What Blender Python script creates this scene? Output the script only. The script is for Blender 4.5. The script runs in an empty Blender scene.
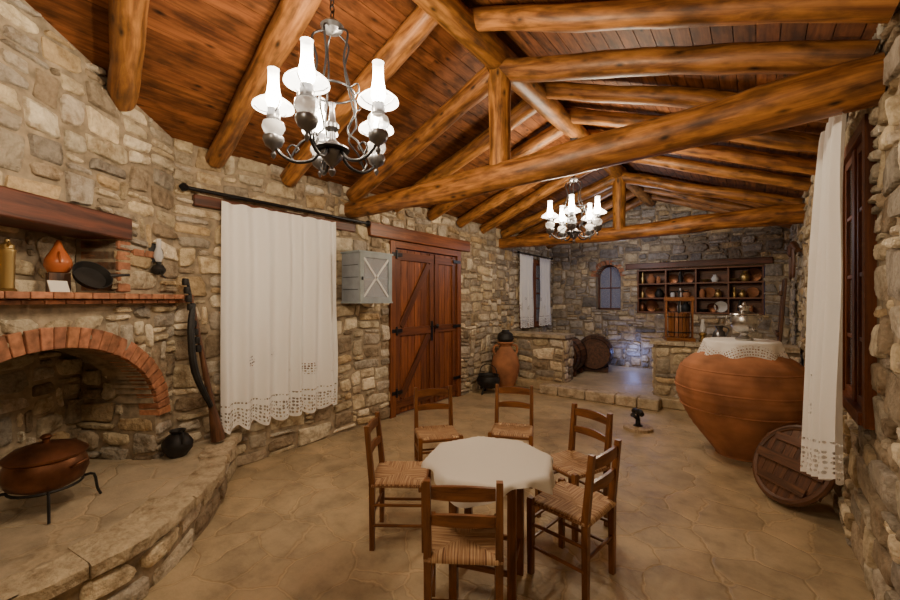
import bpy, math, random
from mathutils import Vector, Matrix, noise
R=random.Random(7)
pi=math.pi
# ------------------------------------------------------------------ materials
def nm(name):
    m=bpy.data.materials.new(name); m.use_nodes=True
    nt=m.node_tree; b=nt.nodes['Principled BSDF']; return m,nt,b
def N(nt,t,**k):
    n=nt.nodes.new(t)
    for a,v in k.items(): setattr(n,a,v)
    return n
def ramp(nt,stops):
    r=nt.nodes.new('ShaderNodeValToRGB'); e=r.color_ramp.elements
    while len(e)<len(stops): e.new(.5)
    for i,(p,c) in enumerate(stops):
        e[i].position=p; e[i].color=(c[0],c[1],c[2],1) if not isinstance(c,(int,float)) else (c,c,c,1)
    return r
def attr(nt,name):
    a=nt.nodes.new('ShaderNodeAttribute'); a.attribute_name=name; return a
def mult(nt,a,b):
    m=nt.nodes.new('ShaderNodeMix'); m.data_type='RGBA'; m.blend_type='MULTIPLY'
    m.inputs['Factor'].default_value=1
    nt.links.new(a,m.inputs['A']); nt.links.new(b,m.inputs['B']); return m.outputs['Result']
def bump(nt,h,b,st,dist=.01):
    n=nt.nodes.new('ShaderNodeBump'); n.inputs['Strength'].default_value=st; n.inputs['Distance'].default_value=dist
    nt.links.new(h,n.inputs['Height']); nt.links.new(n.outputs[0],b.inputs['Normal'])
def wood(name,dark,light,rough=.38,sc=(1.2,11,11),knots=True,bs=.3,spec=.5):
    m,nt,b=nm(name); g=attr(nt,'g'); mp=N(nt,'ShaderNodeMapping'); mp.inputs['Scale'].default_value=sc
    nt.links.new(g.outputs['Vector'],mp.inputs['Vector'])
    n=N(nt,'ShaderNodeTexNoise'); n.inputs['Scale'].default_value=2.2; n.inputs['Detail'].default_value=8; n.inputs['Roughness'].default_value=.62; n.inputs['Distortion'].default_value=.7
    nt.links.new(mp.outputs[0],n.inputs['Vector'])
    r=ramp(nt,[(.34,dark),(.64,light)]); nt.links.new(n.outputs['Fac'],r.inputs[0])
    out=mult(nt,r.outputs[0],attr(nt,'Col').outputs['Color'])
    if knots:
        mp2=N(nt,'ShaderNodeMapping'); mp2.inputs['Scale'].default_value=(3.4,8,8); nt.links.new(g.outputs['Vector'],mp2.inputs['Vector'])
        v=N(nt,'ShaderNodeTexVoronoi'); v.inputs['Scale'].default_value=1.3; nt.links.new(mp2.outputs[0],v.inputs['Vector'])
        r2=ramp(nt,[(.05,.12),(.20,1.0)]); nt.links.new(v.outputs['Distance'],r2.inputs[0])
        out=mult(nt,out,r2.outputs[0])
        n3=N(nt,'ShaderNodeTexNoise'); n3.inputs['Scale'].default_value=1.6; n3.inputs['Detail'].default_value=6; nt.links.new(mp2.outputs[0],n3.inputs['Vector'])
        r3=ramp(nt,[(.34,.45),(.56,1.1)]); nt.links.new(n3.outputs['Fac'],r3.inputs[0]); out=mult(nt,out,r3.outputs[0])
    nt.links.new(out,b.inputs['Base Color']); b.inputs['Roughness'].default_value=rough; b.inputs['Specular IOR Level'].default_value=spec
    bump(nt,n.outputs['Fac'],b,bs,.004); return m
def stone(name,rough=.85,sc=9):
    m,nt,b=nm(name); tc=N(nt,'ShaderNodeTexCoord')
    n=N(nt,'ShaderNodeTexNoise'); n.inputs['Scale'].default_value=sc; n.inputs['Detail'].default_value=8; n.inputs['Roughness'].default_value=.7
    nt.links.new(tc.outputs['Object'],n.inputs['Vector'])
    r=ramp(nt,[(.28,(.42,.33,.23)),(.5,(.95,.92,.87)),(.72,(1.32,1.28,1.2))]); nt.links.new(n.outputs['Fac'],r.inputs[0])
    nt.links.new(mult(nt,attr(nt,'Col').outputs['Color'],r.outputs[0]),b.inputs['Base Color'])
    b.inputs['Roughness'].default_value=rough; b.inputs['Specular IOR Level'].default_value=.3
    n2=N(nt,'ShaderNodeTexNoise'); n2.inputs['Scale'].default_value=sc*2.6; n2.inputs['Detail'].default_value=8
    nt.links.new(tc.outputs['Object'],n2.inputs['Vector']); bump(nt,n2.outputs['Fac'],b,1.0,.03); return m
def plain(name,c,rough=.5,metal=0,nsc=0,amt=.25,bs=0):
    m,nt,b=nm(name); b.inputs['Base Color'].default_value=(*c,1); b.inputs['Roughness'].default_value=rough; b.inputs['Metallic'].default_value=metal
    if nsc:
        tc=N(nt,'ShaderNodeTexCoord'); n=N(nt,'ShaderNodeTexNoise'); n.inputs['Scale'].default_value=nsc; n.inputs['Detail'].default_value=6
        nt.links.new(tc.outputs['Object'],n.inputs['Vector'])
        r=ramp(nt,[(.3,tuple(x*(1-amt) for x in c)),(.7,tuple(min(1,x*(1+amt)) for x in c))]); nt.links.new(n.outputs['Fac'],r.inputs[0])
        nt.links.new(mult(nt,r.outputs[0],attr(nt,'Col').outputs['Color']),b.inputs['Base Color'])
        if bs: bump(nt,n.outputs['Fac'],b,bs,.01)
    return m
M_STONE=stone('stone_masonry'); 
M_MORTAR=plain('mortar',(.29,.23,.155),.95,0,14,.4,.9)
M_LOG=wood('varnished_log',(.11,.038,.010),(.38,.162,.042),.45,spec=.35)
M_PLANK=wood('ceiling_board',(.085,.027,.008),(.20,.070,.020),.6,(.8,14,14),spec=.18)
M_DOOR=wood('door_wood',(.095,.026,.008),(.26,.080,.022),.42,(.8,12,12),False)
M_LINTEL=wood('lintel_wood',(.035,.010,.005),(.14,.040,.016),.5,(1,12,12),False)
M_CHAIR=wood('chair_wood',(.10,.034,.010),(.27,.105,.032),.35,(1.5,14,14),False)
M_SHELF=wood('shelf_wood',(.07,.024,.010),(.20,.072,.026),.5,(1.2,12,12),False)
M_DARKW=wood('old_dark_wood',(.035,.014,.007),(.16,.067,.028),.5,(1,12,12),False)
M_LIGHTW=wood('pale_wood',(.25,.17,.09),(.5,.38,.24),.6,(1,12,12),False)
M_BRICK=plain('brick',(.33,.14,.07),.85,0,18,.45,.7)
M_IRON=plain('wrought_iron',(.035,.036,.04),.38,.85)
M_PEWTER=plain('pewter',(.16,.16,.17),.3,.9)
M_BLACK=plain('blackened_iron',(.02,.019,.018),.55,.4,10,.4,.3)
M_COPPER=plain('copper',(.20,.085,.042),.42,.85,6,.5)
M_BRASS=plain('brass',(.42,.29,.11),.38,.9)
M_SILVER=plain('samovar_silver',(.45,.44,.42),.28,1)
M_TERRA=plain('terracotta',(.34,.14,.06),.85,0,4,.4,.5)
M_GREY=plain('grey_paint',(.26,.30,.32),.6,0,8,.15)
M_WHITE=plain('white_paint',(.65,.66,.65),.6)
M_PAPER=plain('paper',(.7,.68,.6),.8)
M_GLAZED=plain('orange_ceramic',(.45,.12,.035),.25)
def mk_cloth(name,lace=True,c=(.92,.91,.88)):
    m,nt,b=nm(name); out=nt.nodes['Material Output']
    b.inputs['Base Color'].default_value=(*c,1); b.inputs['Roughness'].default_value=.9
    g=attr(nt,'g')
    w=N(nt,'ShaderNodeTexNoise'); w.inputs['Scale'].default_value=240; nt.links.new(g.outputs['Vector'],w.inputs['Vector']); bump(nt,w.outputs['Fac'],b,.25,.002)
    tr=N(nt,'ShaderNodeBsdfTranslucent'); tr.inputs['Color'].default_value=(*c,1)
    mx=N(nt,'ShaderNodeMixShader'); mx.inputs[0].default_value=.12
    nt.links.new(b.outputs[0],mx.inputs[1]); nt.links.new(tr.outputs[0],mx.inputs[2]); last=mx.outputs[0]
    if lace:
        sep=N(nt,'ShaderNodeSeparateXYZ'); nt.links.new(g.outputs['Vector'],sep.inputs[0])
        v=N(nt,'ShaderNodeTexVoronoi'); v.inputs['Scale'].default_value=36; v.inputs['Randomness'].default_value=.35; nt.links.new(g.outputs['Vector'],v.inputs['Vector'])
        hole=N(nt,'ShaderNodeMath',operation='LESS_THAN'); hole.inputs[1].default_value=.36; nt.links.new(v.outputs['Distance'],hole.inputs[0])
        band=ramp(nt,[(0,0),(.02,1),(.14,1),(.15,0),(.19,1),(.205,0),(.36,.95),(.62,.95),(.63,0)]); band.color_ramp.interpolation='CONSTANT'
        nt.links.new(sep.outputs['Y'],band.inputs[0])
        v2=N(nt,'ShaderNodeTexVoronoi'); v2.inputs['Scale'].default_value=3.6; nt.links.new(g.outputs['Vector'],v2.inputs['Vector'])
        h2=N(nt,'ShaderNodeMath',operation='LESS_THAN'); h2.inputs[1].default_value=.34; nt.links.new(v2.outputs['Distance'],h2.inputs[0])
        low=N(nt,'ShaderNodeMath',operation='LESS_THAN'); low.inputs[1].default_value=.25; nt.links.new(sep.outputs['Y'],low.inputs[0])
        mxx=N(nt,'ShaderNodeMath',operation='MAXIMUM'); nt.links.new(h2.outputs[0],mxx.inputs[0]); nt.links.new(low.outputs[0],mxx.inputs[1])
        a1=N(nt,'ShaderNodeMath',operation='MULTIPLY'); nt.links.new(hole.outputs[0],a1.inputs[0]); nt.links.new(band.outputs[0],a1.inputs[1])
        a2=N(nt,'ShaderNodeMath',operation='MULTIPLY'); nt.links.new(a1.outputs[0],a2.inputs[0]); nt.links.new(mxx.outputs[0],a2.inputs[1])
        a3=N(nt,'ShaderNodeMath',operation='MULTIPLY'); nt.links.new(a2.outputs[0],a3.inputs[0]); a3.inputs[1].default_value=.8
        t=N(nt,'ShaderNodeBsdfTransparent'); m2=N(nt,'ShaderNodeMixShader'); nt.links.new(a3.outputs[0],m2.inputs[0]); nt.links.new(last,m2.inputs[1]); nt.links.new(t.outputs[0],m2.inputs[2]); last=m2.outputs[0]
    nt.links.new(last,out.inputs['Surface']); return m
M_LACE=mk_cloth('lace_cotton'); M_CLOTH=mk_cloth('table_linen',False,(.72,.69,.63))
def mk_glass(name,em=0,tint=(1,1,1),fac=.8):
    m,nt,b=nm(name); out=nt.nodes['Material Output']
    t=N(nt,'ShaderNodeBsdfTransparent'); t.inputs['Color'].default_value=(*tint,1)
    b.inputs['Base Color'].default_value=(.9,.9,.9,1); b.inputs['Roughness'].default_value=.05
    if em: b.inputs['Emission Color'].default_value=(1,.93,.8,1); b.inputs['Emission Strength'].default_value=em
    mx=N(nt,'ShaderNodeMixShader'); mx.inputs[0].default_value=fac
    nt.links.new(b.outputs[0],mx.inputs[1]); nt.links.new(t.outputs[0],mx.inputs[2]); nt.links.new(mx.outputs[0],out.inputs['Surface']); return m
M_CHIM=mk_glass('lamp_chimney_glass',12,(1,1,1),.62); M_OPAL=mk_glass('opal_shade',9,(1,.95,.88),.5); M_FONT=mk_glass('clear_font_glass',0,(.9,.92,.95),.6)
M_PANE=mk_glass('window_glass',0,(.8,.85,.95),.75)
m,nt,b=nm('lamp_bulb'); b.inputs['Emission Color'].default_value=(1,.9,.72,1); b.inputs['Emission Strength'].default_value=200; M_BULB=m
# rush seat
m,nt,b=nm('rush_seat'); g=attr(nt,'g'); w=N(nt,'ShaderNodeTexNoise'); mp=N(nt,'ShaderNodeMapping'); mp.inputs['Scale'].default_value=(130,3,1)
nt.links.new(g.outputs['Vector'],mp.inputs['Vector']); w.inputs['Scale'].default_value=1; w.inputs['Detail'].default_value=4; nt.links.new(mp.outputs[0],w.inputs['Vector'])
r=ramp(nt,[(.3,(.12,.04,.018)),(.48,(.38,.22,.105)),(.7,(.62,.44,.25))]); nt.links.new(w.outputs['Fac'],r.inputs[0]); nt.links.new(r.outputs[0],b.inputs['Base Color']); b.inputs['Roughness'].default_value=.7
bump(nt,w.outputs['Fac'],b,.7,.004); M_RUSH=m
# flagstone floor
def flag(name,tint,sc):
    m,nt,b=nm(name); tc=N(nt,'ShaderNodeTexCoord')
    n=N(nt,'ShaderNodeTexNoise'); n.inputs['Scale'].default_value=3.2; n.inputs['Detail'].default_value=4; nt.links.new(tc.outputs['Object'],n.inputs['Vector'])
    mxv=N(nt,'ShaderNodeMix'); mxv.data_type='RGBA'; mxv.blend_type='LINEAR_LIGHT'; mxv.inputs['Factor'].default_value=.10
    nt.links.new(tc.outputs['Object'],mxv.inputs['A']); nt.links.new(n.outputs['Color'],mxv.inputs['B'])
    v=N(nt,'ShaderNodeTexVoronoi'); v.feature='DISTANCE_TO_EDGE'; v.inputs['Scale'].default_value=sc; nt.links.new(mxv.outputs['Result'],v.inputs['Vector'])
    v2=N(nt,'ShaderNodeTexVoronoi'); v2.inputs['Scale'].default_value=sc; nt.links.new(mxv.outputs['Result'],v2.inputs['Vector'])
    n2=N(nt,'ShaderNodeTexNoise'); n2.inputs['Scale'].default_value=4; n2.inputs['Detail'].default_value=10; n2.inputs['Roughness'].default_value=.68; nt.links.new(tc.outputs['Object'],n2.inputs['Vector'])
    base=ramp(nt,[(.3,tuple(.6*x for x in tint)),(.5,tint),(.72,tuple(1.3*x for x in tint))]); nt.links.new(n2.outputs['Fac'],base.inputs[0])
    cellc=ramp(nt,[(0,(.88,.86,.83)),(.5,(1,.98,.95)),(1,(1.08,1.04,.98))]); sp=N(nt,'ShaderNodeSeparateColor'); nt.links.new(v2.outputs['Color'],sp.inputs[0]); nt.links.new(sp.outputs[0],cellc.inputs[0])
    line=ramp(nt,[(0,(1.16,1.14,1.1)),(.014,(1.1,1.08,1.04)),(.022,(.84,.80,.74)),(.04,(1,1,1))]); nt.links.new(v.outputs['Distance'],line.inputs[0])
    nt.links.new(mult(nt,mult(nt,base.outputs[0],cellc.outputs[0]),line.outputs[0]),b.inputs['Base Color'])
    rr=ramp(nt,[(.3,.36),(.7,.6)]); nt.links.new(n2.outputs['Fac'],rr.inputs[0]); nt.links.new(rr.outputs[0],b.inputs['Roughness'])
    ln2=ramp(nt,[(0,0),(.04,.7)]); nt.links.new(v.outputs['Distance'],ln2.inputs[0])
    ad=N(nt,'ShaderNodeMath',operation='MULTIPLY_ADD'); nt.links.new(n2.outputs['Fac'],ad.inputs[0]); ad.inputs[1].default_value=2.2; nt.links.new(ln2.outputs[0],ad.inputs[2])
    bump(nt,ad.outputs[0],b,.45,.012); return m
M_FLOOR=flag('stamped_flagstone',(.44,.352,.222),3.1); M_HEARTH=flag('hearth_flagstone',(.47,.40,.285),3.0)
# ------------------------------------------------------------------ mesh builder
class MB:
    def __init__(s): s.v=[];s.f=[];s.m=[];s.c=[];s.g=[]
    def add(s,vs,fs,mat=0,col=(1,1,1),g=None,T=None):
        o=len(s.v)
        for i,p in enumerate(vs):
            p=Vector(p); 
            if g is None: s.g.append(tuple(p))
            else: s.g.append(tuple(g[i]))
            s.v.append(tuple(T@p) if T is not None else tuple(p)); s.c.append(col)
        for f in fs: s.f.append(tuple(o+i for i in f)); s.m.append(mat)
def ob(mb,name,mats,loc=None,rot=0,parent=None,bevel=0,angle=40,smooth=True,mesh_only=False):
    me=bpy.data.meshes.new(name); me.from_pydata(mb.v,[],mb.f)
    for m in mats: me.materials.append(m)
    me.polygons.foreach_set('material_index',mb.m)
    a=me.attributes.new('Col','FLOAT_COLOR','POINT'); a.data.foreach_set('color',[x for c in mb.c for x in (*c,1)])
    a=me.attributes.new('g','FLOAT_VECTOR','POINT'); a.data.foreach_set('vector',[x for c in mb.g for x in c])
    me.polygons.foreach_set('use_smooth',[smooth]*len(me.polygons)); me.update()
    if smooth: me.set_sharp_from_angle(angle=math.radians(angle))
    o=bpy.data.objects.new(name,me); bpy.context.scene.collection.objects.link(o)
    if loc is not None: o.location=loc
    o.rotation_euler=(0,0,rot)
    if parent: o.parent=parent
    if bevel:
        b=o.modifiers.new('bevel','BEVEL'); b.width=bevel; b.segments=2; b.limit_method='ANGLE'; b.angle_limit=math.radians(50)
    return o
BF=[(0,3,2,1),(4,5,6,7),(0,1,5,4),(1,2,6,5),(2,3,7,6),(3,0,4,7)]
def tone(a=.15): 
    k=1+R.uniform(-a,a); return (k,k*R.uniform(.97,1.03),k*R.uniform(.95,1.05))
def box(mb,x0,x1,y0,y1,z0,z1,mat=0,col=None,T=None,tn=.0):
    vs=[(x0,y0,z0),(x1,y0,z0),(x1,y1,z0),(x0,y1,z0),(x0,y0,z1),(x1,y0,z1),(x1,y1,z1),(x0,y1,z1)]
    d=[abs(x1-x0),abs(y1-y0),abs(z1-z0)]; k=d.index(max(d)); o=R.uniform(0,50)
    g=[(p[k]+o,p[(k+1)%3]+o,p[(k+2)%3]) for p in vs]
    mb.add(vs,BF,mat,col or tone(tn),g,T)
def lathe(mb,prof,T=None,seg=24,mat=0,col=(1,1,1),sx=1,sy=1):
    vs=[];fs=[]
    for r,z in prof:
        for k in range(seg):
            a=2*pi*k/seg; vs.append((max(r,.0003)*math.cos(a)*sx,max(r,.0003)*math.sin(a)*sy,z))
    for i in range(len(prof)-1):
        for k in range(seg):
            k2=(k+1)%seg; fs.append((i*seg+k,i*seg+k2,(i+1)*seg+k2,(i+1)*seg+k))
    g=[(v[2],v[0],v[1]) for v in vs]
    mb.add(vs,fs,mat,col,g,T)
def tube(mb,pts,rad,seg=10,mat=0,col=(1,1,1),closed=False,wob=0,T=None,sub=0):
    pts=[Vector(p) for p in pts]
    if not isinstance(rad,(list,tuple)): rad=[rad]*len(pts)
    if sub:
        P2=[];R2=[]
        n=len(pts)-1
        for i in range(n):
            p0=pts[max(i-1,0)];p1=pts[i];p2=pts[i+1];p3=pts[min(i+2,n)]
            for k in range(sub):
                t=k/sub
                P2.append(.5*((2*p1)+(p2-p0)*t+(2*p0-5*p1+4*p2-p3)*t*t+(3*p1-p0-3*p2+p3)*t**3)); R2.append(rad[i]*(1-t)+rad[i+1]*t)
        P2.append(pts[-1]);R2.append(rad[-1]); pts,rad=P2,R2
    n=len(pts); vs=[];fs=[];g=[];L=0; nrm=None; o=R.uniform(0,60)
    for i in range(n):
        if closed: t=pts[(i+1)%n]-pts[i-1]
        else: t=pts[min(i+1,n-1)]-pts[max(i-1,0)]
        t.normalize()
        if nrm is None:
            nrm=t.orthogonal().normalized()
        else: nrm=(nrm-t*nrm.dot(t)).normalized()
        bi=t.cross(nrm)
        if i: L+=(pts[i]-pts[i-1]).length
        for k in range(seg):
            a=2*pi*k/seg; rr=rad[i]
            if wob: rr*=1+wob*noise.noise(Vector((math.cos(a)*.8+o,math.sin(a)*.8,L*1.6)))*2
            vs.append(pts[i]+nrm*(rr*math.cos(a))+bi*(rr*math.sin(a))); g.append((L+o,rad[i]*math.cos(a)+o,rad[i]*math.sin(a)))
    m=n if closed else n-1
    for i in range(m):
        j=(i+1)%n
        for k in range(seg):
            k2=(k+1)%seg; fs.append((i*seg+k,i*seg+k2,j*seg+k2,j*seg+k))
    if not closed: fs.append(tuple(reversed(range(seg)))); fs.append(tuple((n-1)*seg+k for k in range(seg)))
    mb.add(vs,fs,mat,col,g,T)
def log(mb,a,b,r,r2=None,mat=0,n=18,bow=.02):
    a=Vector(a);b=Vector(b); r2=r2 or r; o=R.uniform(0,99)
    pts=[];rad=[]
    for i in range(n+1):
        t=i/n; p=a.lerp(b,t); w=noise.noise_vector(Vector((t*2.2+o,o,0)))*bow*2*math.sin(pi*t)
        pts.append(p+w); rad.append((r*(1-t)+r2*t)*(1+.11*noise.noise(Vector((t*9,o,3)))))
    tube(mb,pts,rad,18,mat,tone(.15),wob=.07)
# ------------------------------------------------------------------ stone masonry
PAL=[(.62,.53,.37),(.55,.46,.31),(.44,.39,.31),(.52,.40,.24),(.31,.245,.17),(.74,.67,.53),(.62,.54,.40),(.40,.33,.24),(.68,.61,.47),(.47,.43,.36),(.70,.61,.44),(.38,.345,.295),(.56,.50,.41)]
PALG=[(.40,.375,.34),(.47,.43,.38),(.32,.295,.265),(.52,.48,.41),(.43,.375,.295),(.26,.245,.23)]
def patch(mb,P,L,Z0,Z1,blocked,seed,cell=.055,pal=PAL,mat=0,hs=.8,maxw=8,maxh=4):
    r=random.Random(seed); nx=int(L/cell); nz=int((Z1-Z0)/cell)
    cx=L/nx; cz=(Z1-Z0)/nz
    occ=[[blocked((i+.5)*cx,Z0+(j+.5)*cz) for i in range(nx)] for j in range(nz)]
    for j in range(nz):
        for i in range(nx):
            if occ[j][i]: continue
            h=r.choice([1,1,1,2,2,2,3,3,4]); h=min(h,maxh); w=r.randint(3,maxw) if h>1 else r.randint(2,6)
            if h>=3: w=max(w,4)
            h=min(h,nz-j); w=min(w,nx-i)
            if nz-j-h==1: h=min(h+1,nz-j)
            ww=0
            while ww<w and not occ[j][i+ww]: ww+=1
            w=ww
            if nx-i-w==1 and not occ[j][nx-1]: w+=1
            hh=1
            while hh<h and all(not occ[j+hh][i+k] for k in range(w)): hh+=1
            h=hh
            for a in range(h):
                for k in range(w): occ[j+a][i+k]=True
            x0=(i)*cx; x1=(i+w)*cx; z0=Z0+j*cz; z1=z0+h*cz
            mx=(x0+x1)/2; mz=(z0+z1)/2; gap=r.uniform(.003,.010)
            A=(x1-x0)/2-gap; B=(z1-z0)/2-gap
            c=r.choice(pal); k=r.uniform(.62,1.15); col=(c[0]*k,c[1]*k,c[2]*k)
            ht=r.uniform(.5,1.7)*hs; tx=r.uniform(-.06,.06); tz=r.uniform(-.10,.10)
            jx=min(A*.28,.035); jz=min(B*.34,.03)
            cor=[]
            for sx_,sz_ in ((-1,-1),(1,-1),(1,1),(-1,1)):
                px=sx_*(A-r.uniform(-.004,jx)); pz=sz_*(B-r.uniform(-.004,jz))
                if r.random()<.28:
                    ca=r.uniform(.2,.55)*A; cb=r.uniform(.3,.6)*B
                    cor+=[(px,pz-sz_*cb),(px-sx_*ca,pz)]
                else: cor.append((px,pz))
            cor.sort(key=lambda q:math.atan2(q[1]/B,q[0]/A))
            out=[]; nc=len(cor); rj=.004
            for q in range(nc):
                a_=cor[q]; b_=cor[(q+1)%nc]; l=math.hypot(b_[0]-a_[0],b_[1]-a_[1]); e=min(.3,.010/max(l,.01))
                for t in (e,.5,1-e): out.append((a_[0]*(1-t)+b_[0]*t+r.uniform(-rj,rj),a_[1]*(1-t)+b_[1]*t+r.uniform(-rj,rj)))
            n=len(out); vs=[]
            ins=min(.010,.25*B)
            for kx,hh2 in ((-.15,-.012),(.10,.013),(.9,.024),(2.6,.028)):
                fx=1-kx*ins/A; fz=1-kx*ins/B
                if kx>2: fx=max(.45,1-2.6*ins/A*1.5); fz=max(.35,1-2.6*ins/B*1.3)
                for ex,ez in out:
                    ex2=ex*fx; ez2=ez*fz
                    hgt=hh2*ht+(tx*ex2+tz*ez2 if hh2>.01 else 0)
                    if hh2>=.01: hgt=max(hgt,.006)+r.uniform(-.003,.003)
                    sx=mx+ex2; sz=mz+ez2
                    wv=noise.noise_vector(Vector((sx*1.7+seed,sz*1.7,seed*1.3)))*.05
                    vs.append(P(sx+wv.x,sz+wv.y,hgt))
            wv=noise.noise_vector(Vector((mx*1.7+seed,mz*1.7,seed*1.3)))*.05
            vs.append(P(mx+wv.x,mz+wv.y,.028*ht+r.uniform(-.005,.003)))
            fs=[]
            for rg in range(3):
                for q in range(n):
                    q2=(q+1)%n; fs.append((rg*n+q,rg*n+q2,(rg+1)*n+q2,(rg+1)*n+q))
            for q in range(n): fs.append((3*n+q,3*n+(q+1)%n,4*n))
            mb.add(vs,fs,mat,col)
def base_wall(mb,P,breaks,H,opens,th,mat=1):
    bs=sorted(set(round(x,4) for x in breaks))
    for a,b_ in zip(bs,bs[1:]):
        if b_-a<1e-4: continue
        mid=(a+b_)/2; iv=[]
        for o in opens:
            q=o(mid)
            if q: iv.append(q)
        iv.sort(); z=-.05; segs=[]
        for q in iv:
            if q[0]>z+.001: segs.append((z,q[0]))
            z=max(z,q[1])
        segs.append((z,None))
        for z0,z1 in segs:
            za=H(a) if z1 is None else z1; zb=H(b_) if z1 is None else z1
            vs=[P(a,z0,0),P(b_,z0,0),P(b_,z0,-th),P(a,z0,-th),P(a,za,0),P(b_,zb,0),P(b_,zb,-th),P(a,za,-th)]
            mb.add(vs,BF,mat)
def rect(s0,s1,z0,z1): return lambda s: (z0,z1) if s0<s<s1 else None
def mkwall(name,P,L,H,Hmax,opens,edges,seed,th=.4,pal=PAL,fine=.3,marg=.01,cell=.055):
    mb=MB(); br=[0,L]+edges; k=fine
    while k<L: br.append(k); k+=fine
    base_wall(mb,P,br,H,opens,th)
    def blk(s,z):
        if z>H(s)-.0: return True
        for o in opens:
            q=o(s)
            if q and q[0]-marg<z<q[1]+marg: return True
        return False
    patch(mb,P,L,0,Hmax,blk,seed,pal=pal,cell=cell)
    return ob(mb,name,[M_STONE,M_MORTAR],angle=45)
XL,XR,YB,YN=-3.95,.5,9.26,-1.2
def ceil(x): return 3.85-.4*abs(x+1.75)
D=Vector((-.607,.7947,0)); NN=Vector((.7947,.607,0))
# left wall
def PL(s,z,h): return Vector((XL+h,1.283+s,z))
mkwall('wall_left',PL,YB-1.283,lambda s:3.0,3.0,
   [rect(3.80-1.283,5.42-1.283,-.1,2.42),rect(1.75-1.283,2.80-1.283,.85,2.42),rect(7.55-1.283,8.95-1.283,1.0,2.5)],
   [3.80-1.283,5.42-1.283,1.75-1.283,2.80-1.283,7.55-1.283,8.95-1.283],11)
# diagonal fireplace wall
def PD(s,z,h): 
    p=D*s+NN*(-2.36+h); return Vector((p.x,p.y,z))
S0=.30; S1=3.42
def arch(s,rx=.85,rz=.64,z0=.67,b=-.1):
    t=(s-2.35)/rx
    return (b,z0+rz*math.sqrt(1-t*t)) if abs(t)<1 else None
def PD2(s,z,h): return PD(s+S0,z,h)
def archL(s): return arch(s+S0)
def archBrick(s): 
    q=arch(s+S0,.99,.77,.60); return (.60,q[1]) if q and abs(s+S0-2.35)>.85 else q
niche=rect(1.2-S0,2.82-S0,1.63,2.17)
mb=MB(); br=[0,S1-S0,1.2-S0,2.82-S0]+[1.5-S0+i*.025 for i in range(69)]
base_wall(mb,PD2,br,lambda s:ceil(PD2(s,0,0).x)+.03,[archL,niche],.28)
def blk(s,z):
    for o in (archL,archBrick,rect(1.2-S0,2.82-S0,1.52,2.17),rect(0,S1-S0,1.55,1.64)):
        q=o(s)
        if q and q[0]<z<q[1]: return True
    return z>ceil(PD2(s,0,0).x)
patch(mb,PD2,S1-S0,0,3.6,blk,23)
# niche back, firebox back/sides
for (a,b_,z0,z1,dep) in ((1.15,2.9,1.55,2.3,.29),(1.35,3.22,0,1.5,.62)):
    vs=[PD(a,z0,-dep),PD(b_,z0,-dep),PD(b_,z1,-dep),PD(a,z1,-dep),PD(a,z0,-.26),PD(b_,z0,-.26),PD(b_,z1,-.26),PD(a,z1,-.26)]
    mb.add(vs,[(0,1,2,3),(0,4,5,1),(1,5,6,2),(2,6,7,3),(3,7,4,0)],1)
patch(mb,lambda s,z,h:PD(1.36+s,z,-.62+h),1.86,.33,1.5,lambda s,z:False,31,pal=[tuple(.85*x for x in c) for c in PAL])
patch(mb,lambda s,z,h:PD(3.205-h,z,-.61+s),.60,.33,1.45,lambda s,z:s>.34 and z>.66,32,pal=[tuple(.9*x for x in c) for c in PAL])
patch(mb,lambda s,z,h:PD(1.16+s,z,-.285+h*.6),1.66,1.64,2.2,lambda s,z:False,33)
ob(mb,'wall_fireplace',[M_STONE,M_MORTAR],angle=45)
# right wall
def PR(s,z,h): return Vector((XR-h,YB-s,z))
mkwall('wall_right',PR,YB-YN,lambda s:2.98,2.98,[rect(YB-3.85,YB-3.0,.92,2.58)],[YB-3.85,YB-3.0],41)
# back wall
def PB(s,z,h): return Vector((XL+s,YB-h,z))
def barch(s):
    x=s+XL+2.63
    return (1.38,2.12+math.sqrt(max(0,.27**2-x*x))) if abs(x)<.27 else None
mkwall('wall_back',PB,XR-XL,lambda s:ceil(XL+s)+.02,3.85,[barch,rect(-2.03-XL,.13-XL,1.32,2.25)],
   [-2.03-XL,.13-XL,-2.63-XL]+[-2.90-XL+i*.03 for i in range(19)],51,pal=PALG+PAL[:4])
# near wall (behind camera)
def PN(s,z,h): return Vector((XR-s,YN+h,z))
mkwall('wall_near',PN,XR+2.06,lambda s:ceil(XR-s)+.02,3.85,[],[],61,cell=.09)
# ------------------------------------------------------------------ floor / ceiling
mb=MB(); box(mb,-4.4,1.0,-1.7,9.7,-.1,0); ob(mb,'floor',[M_FLOOR],smooth=False)
mb=MB(); box(mb,XL,XR,6.62,YB,.0,.15); ob(mb,'floor_platform',[M_FLOOR],bevel=.02)
mb=MB()
cs=math.cos(math.atan(.4)); bw=.118
for side in (-1,1):
    n=21
    for i in range(n+1):
        d0=i*bw; d1=d0+bw-.005
        x0=-1.75+side*d0*cs; x1=-1.75+side*d1*cs
        if side<0 and x1<-4.4: break
        if side>0 and x1>1.0: break
        for ya,yb in ((-1.6,R.uniform(1.5,3.5)),(None,R.uniform(4.8,7.5)),(None,9.7)):
            if ya is None: ya=pv+.004
            pv=yb
            vs=[(x0,ya,ceil(x0)),(x1,ya,ceil(x1)),(x1,yb,ceil(x1)),(x0,yb,ceil(x0))]
            vs+=[(a,b_,c+.03) for a,b_,c in vs]
            o=R.uniform(0,50); g=[(v[1]+o,v[0]+o,v[2]) for v in vs]
            mb.add(vs,BF,0,tone(.25),g)
    xe=-1.75+side*2.75
    vs=[(-1.75,-1.6,3.875),(xe,-1.6,ceil(xe)+.025),(xe,9.7,ceil(xe)+.025),(-1.75,9.7,3.875)]
    mb.add(vs,[(0,1,2,3)],1)
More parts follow.
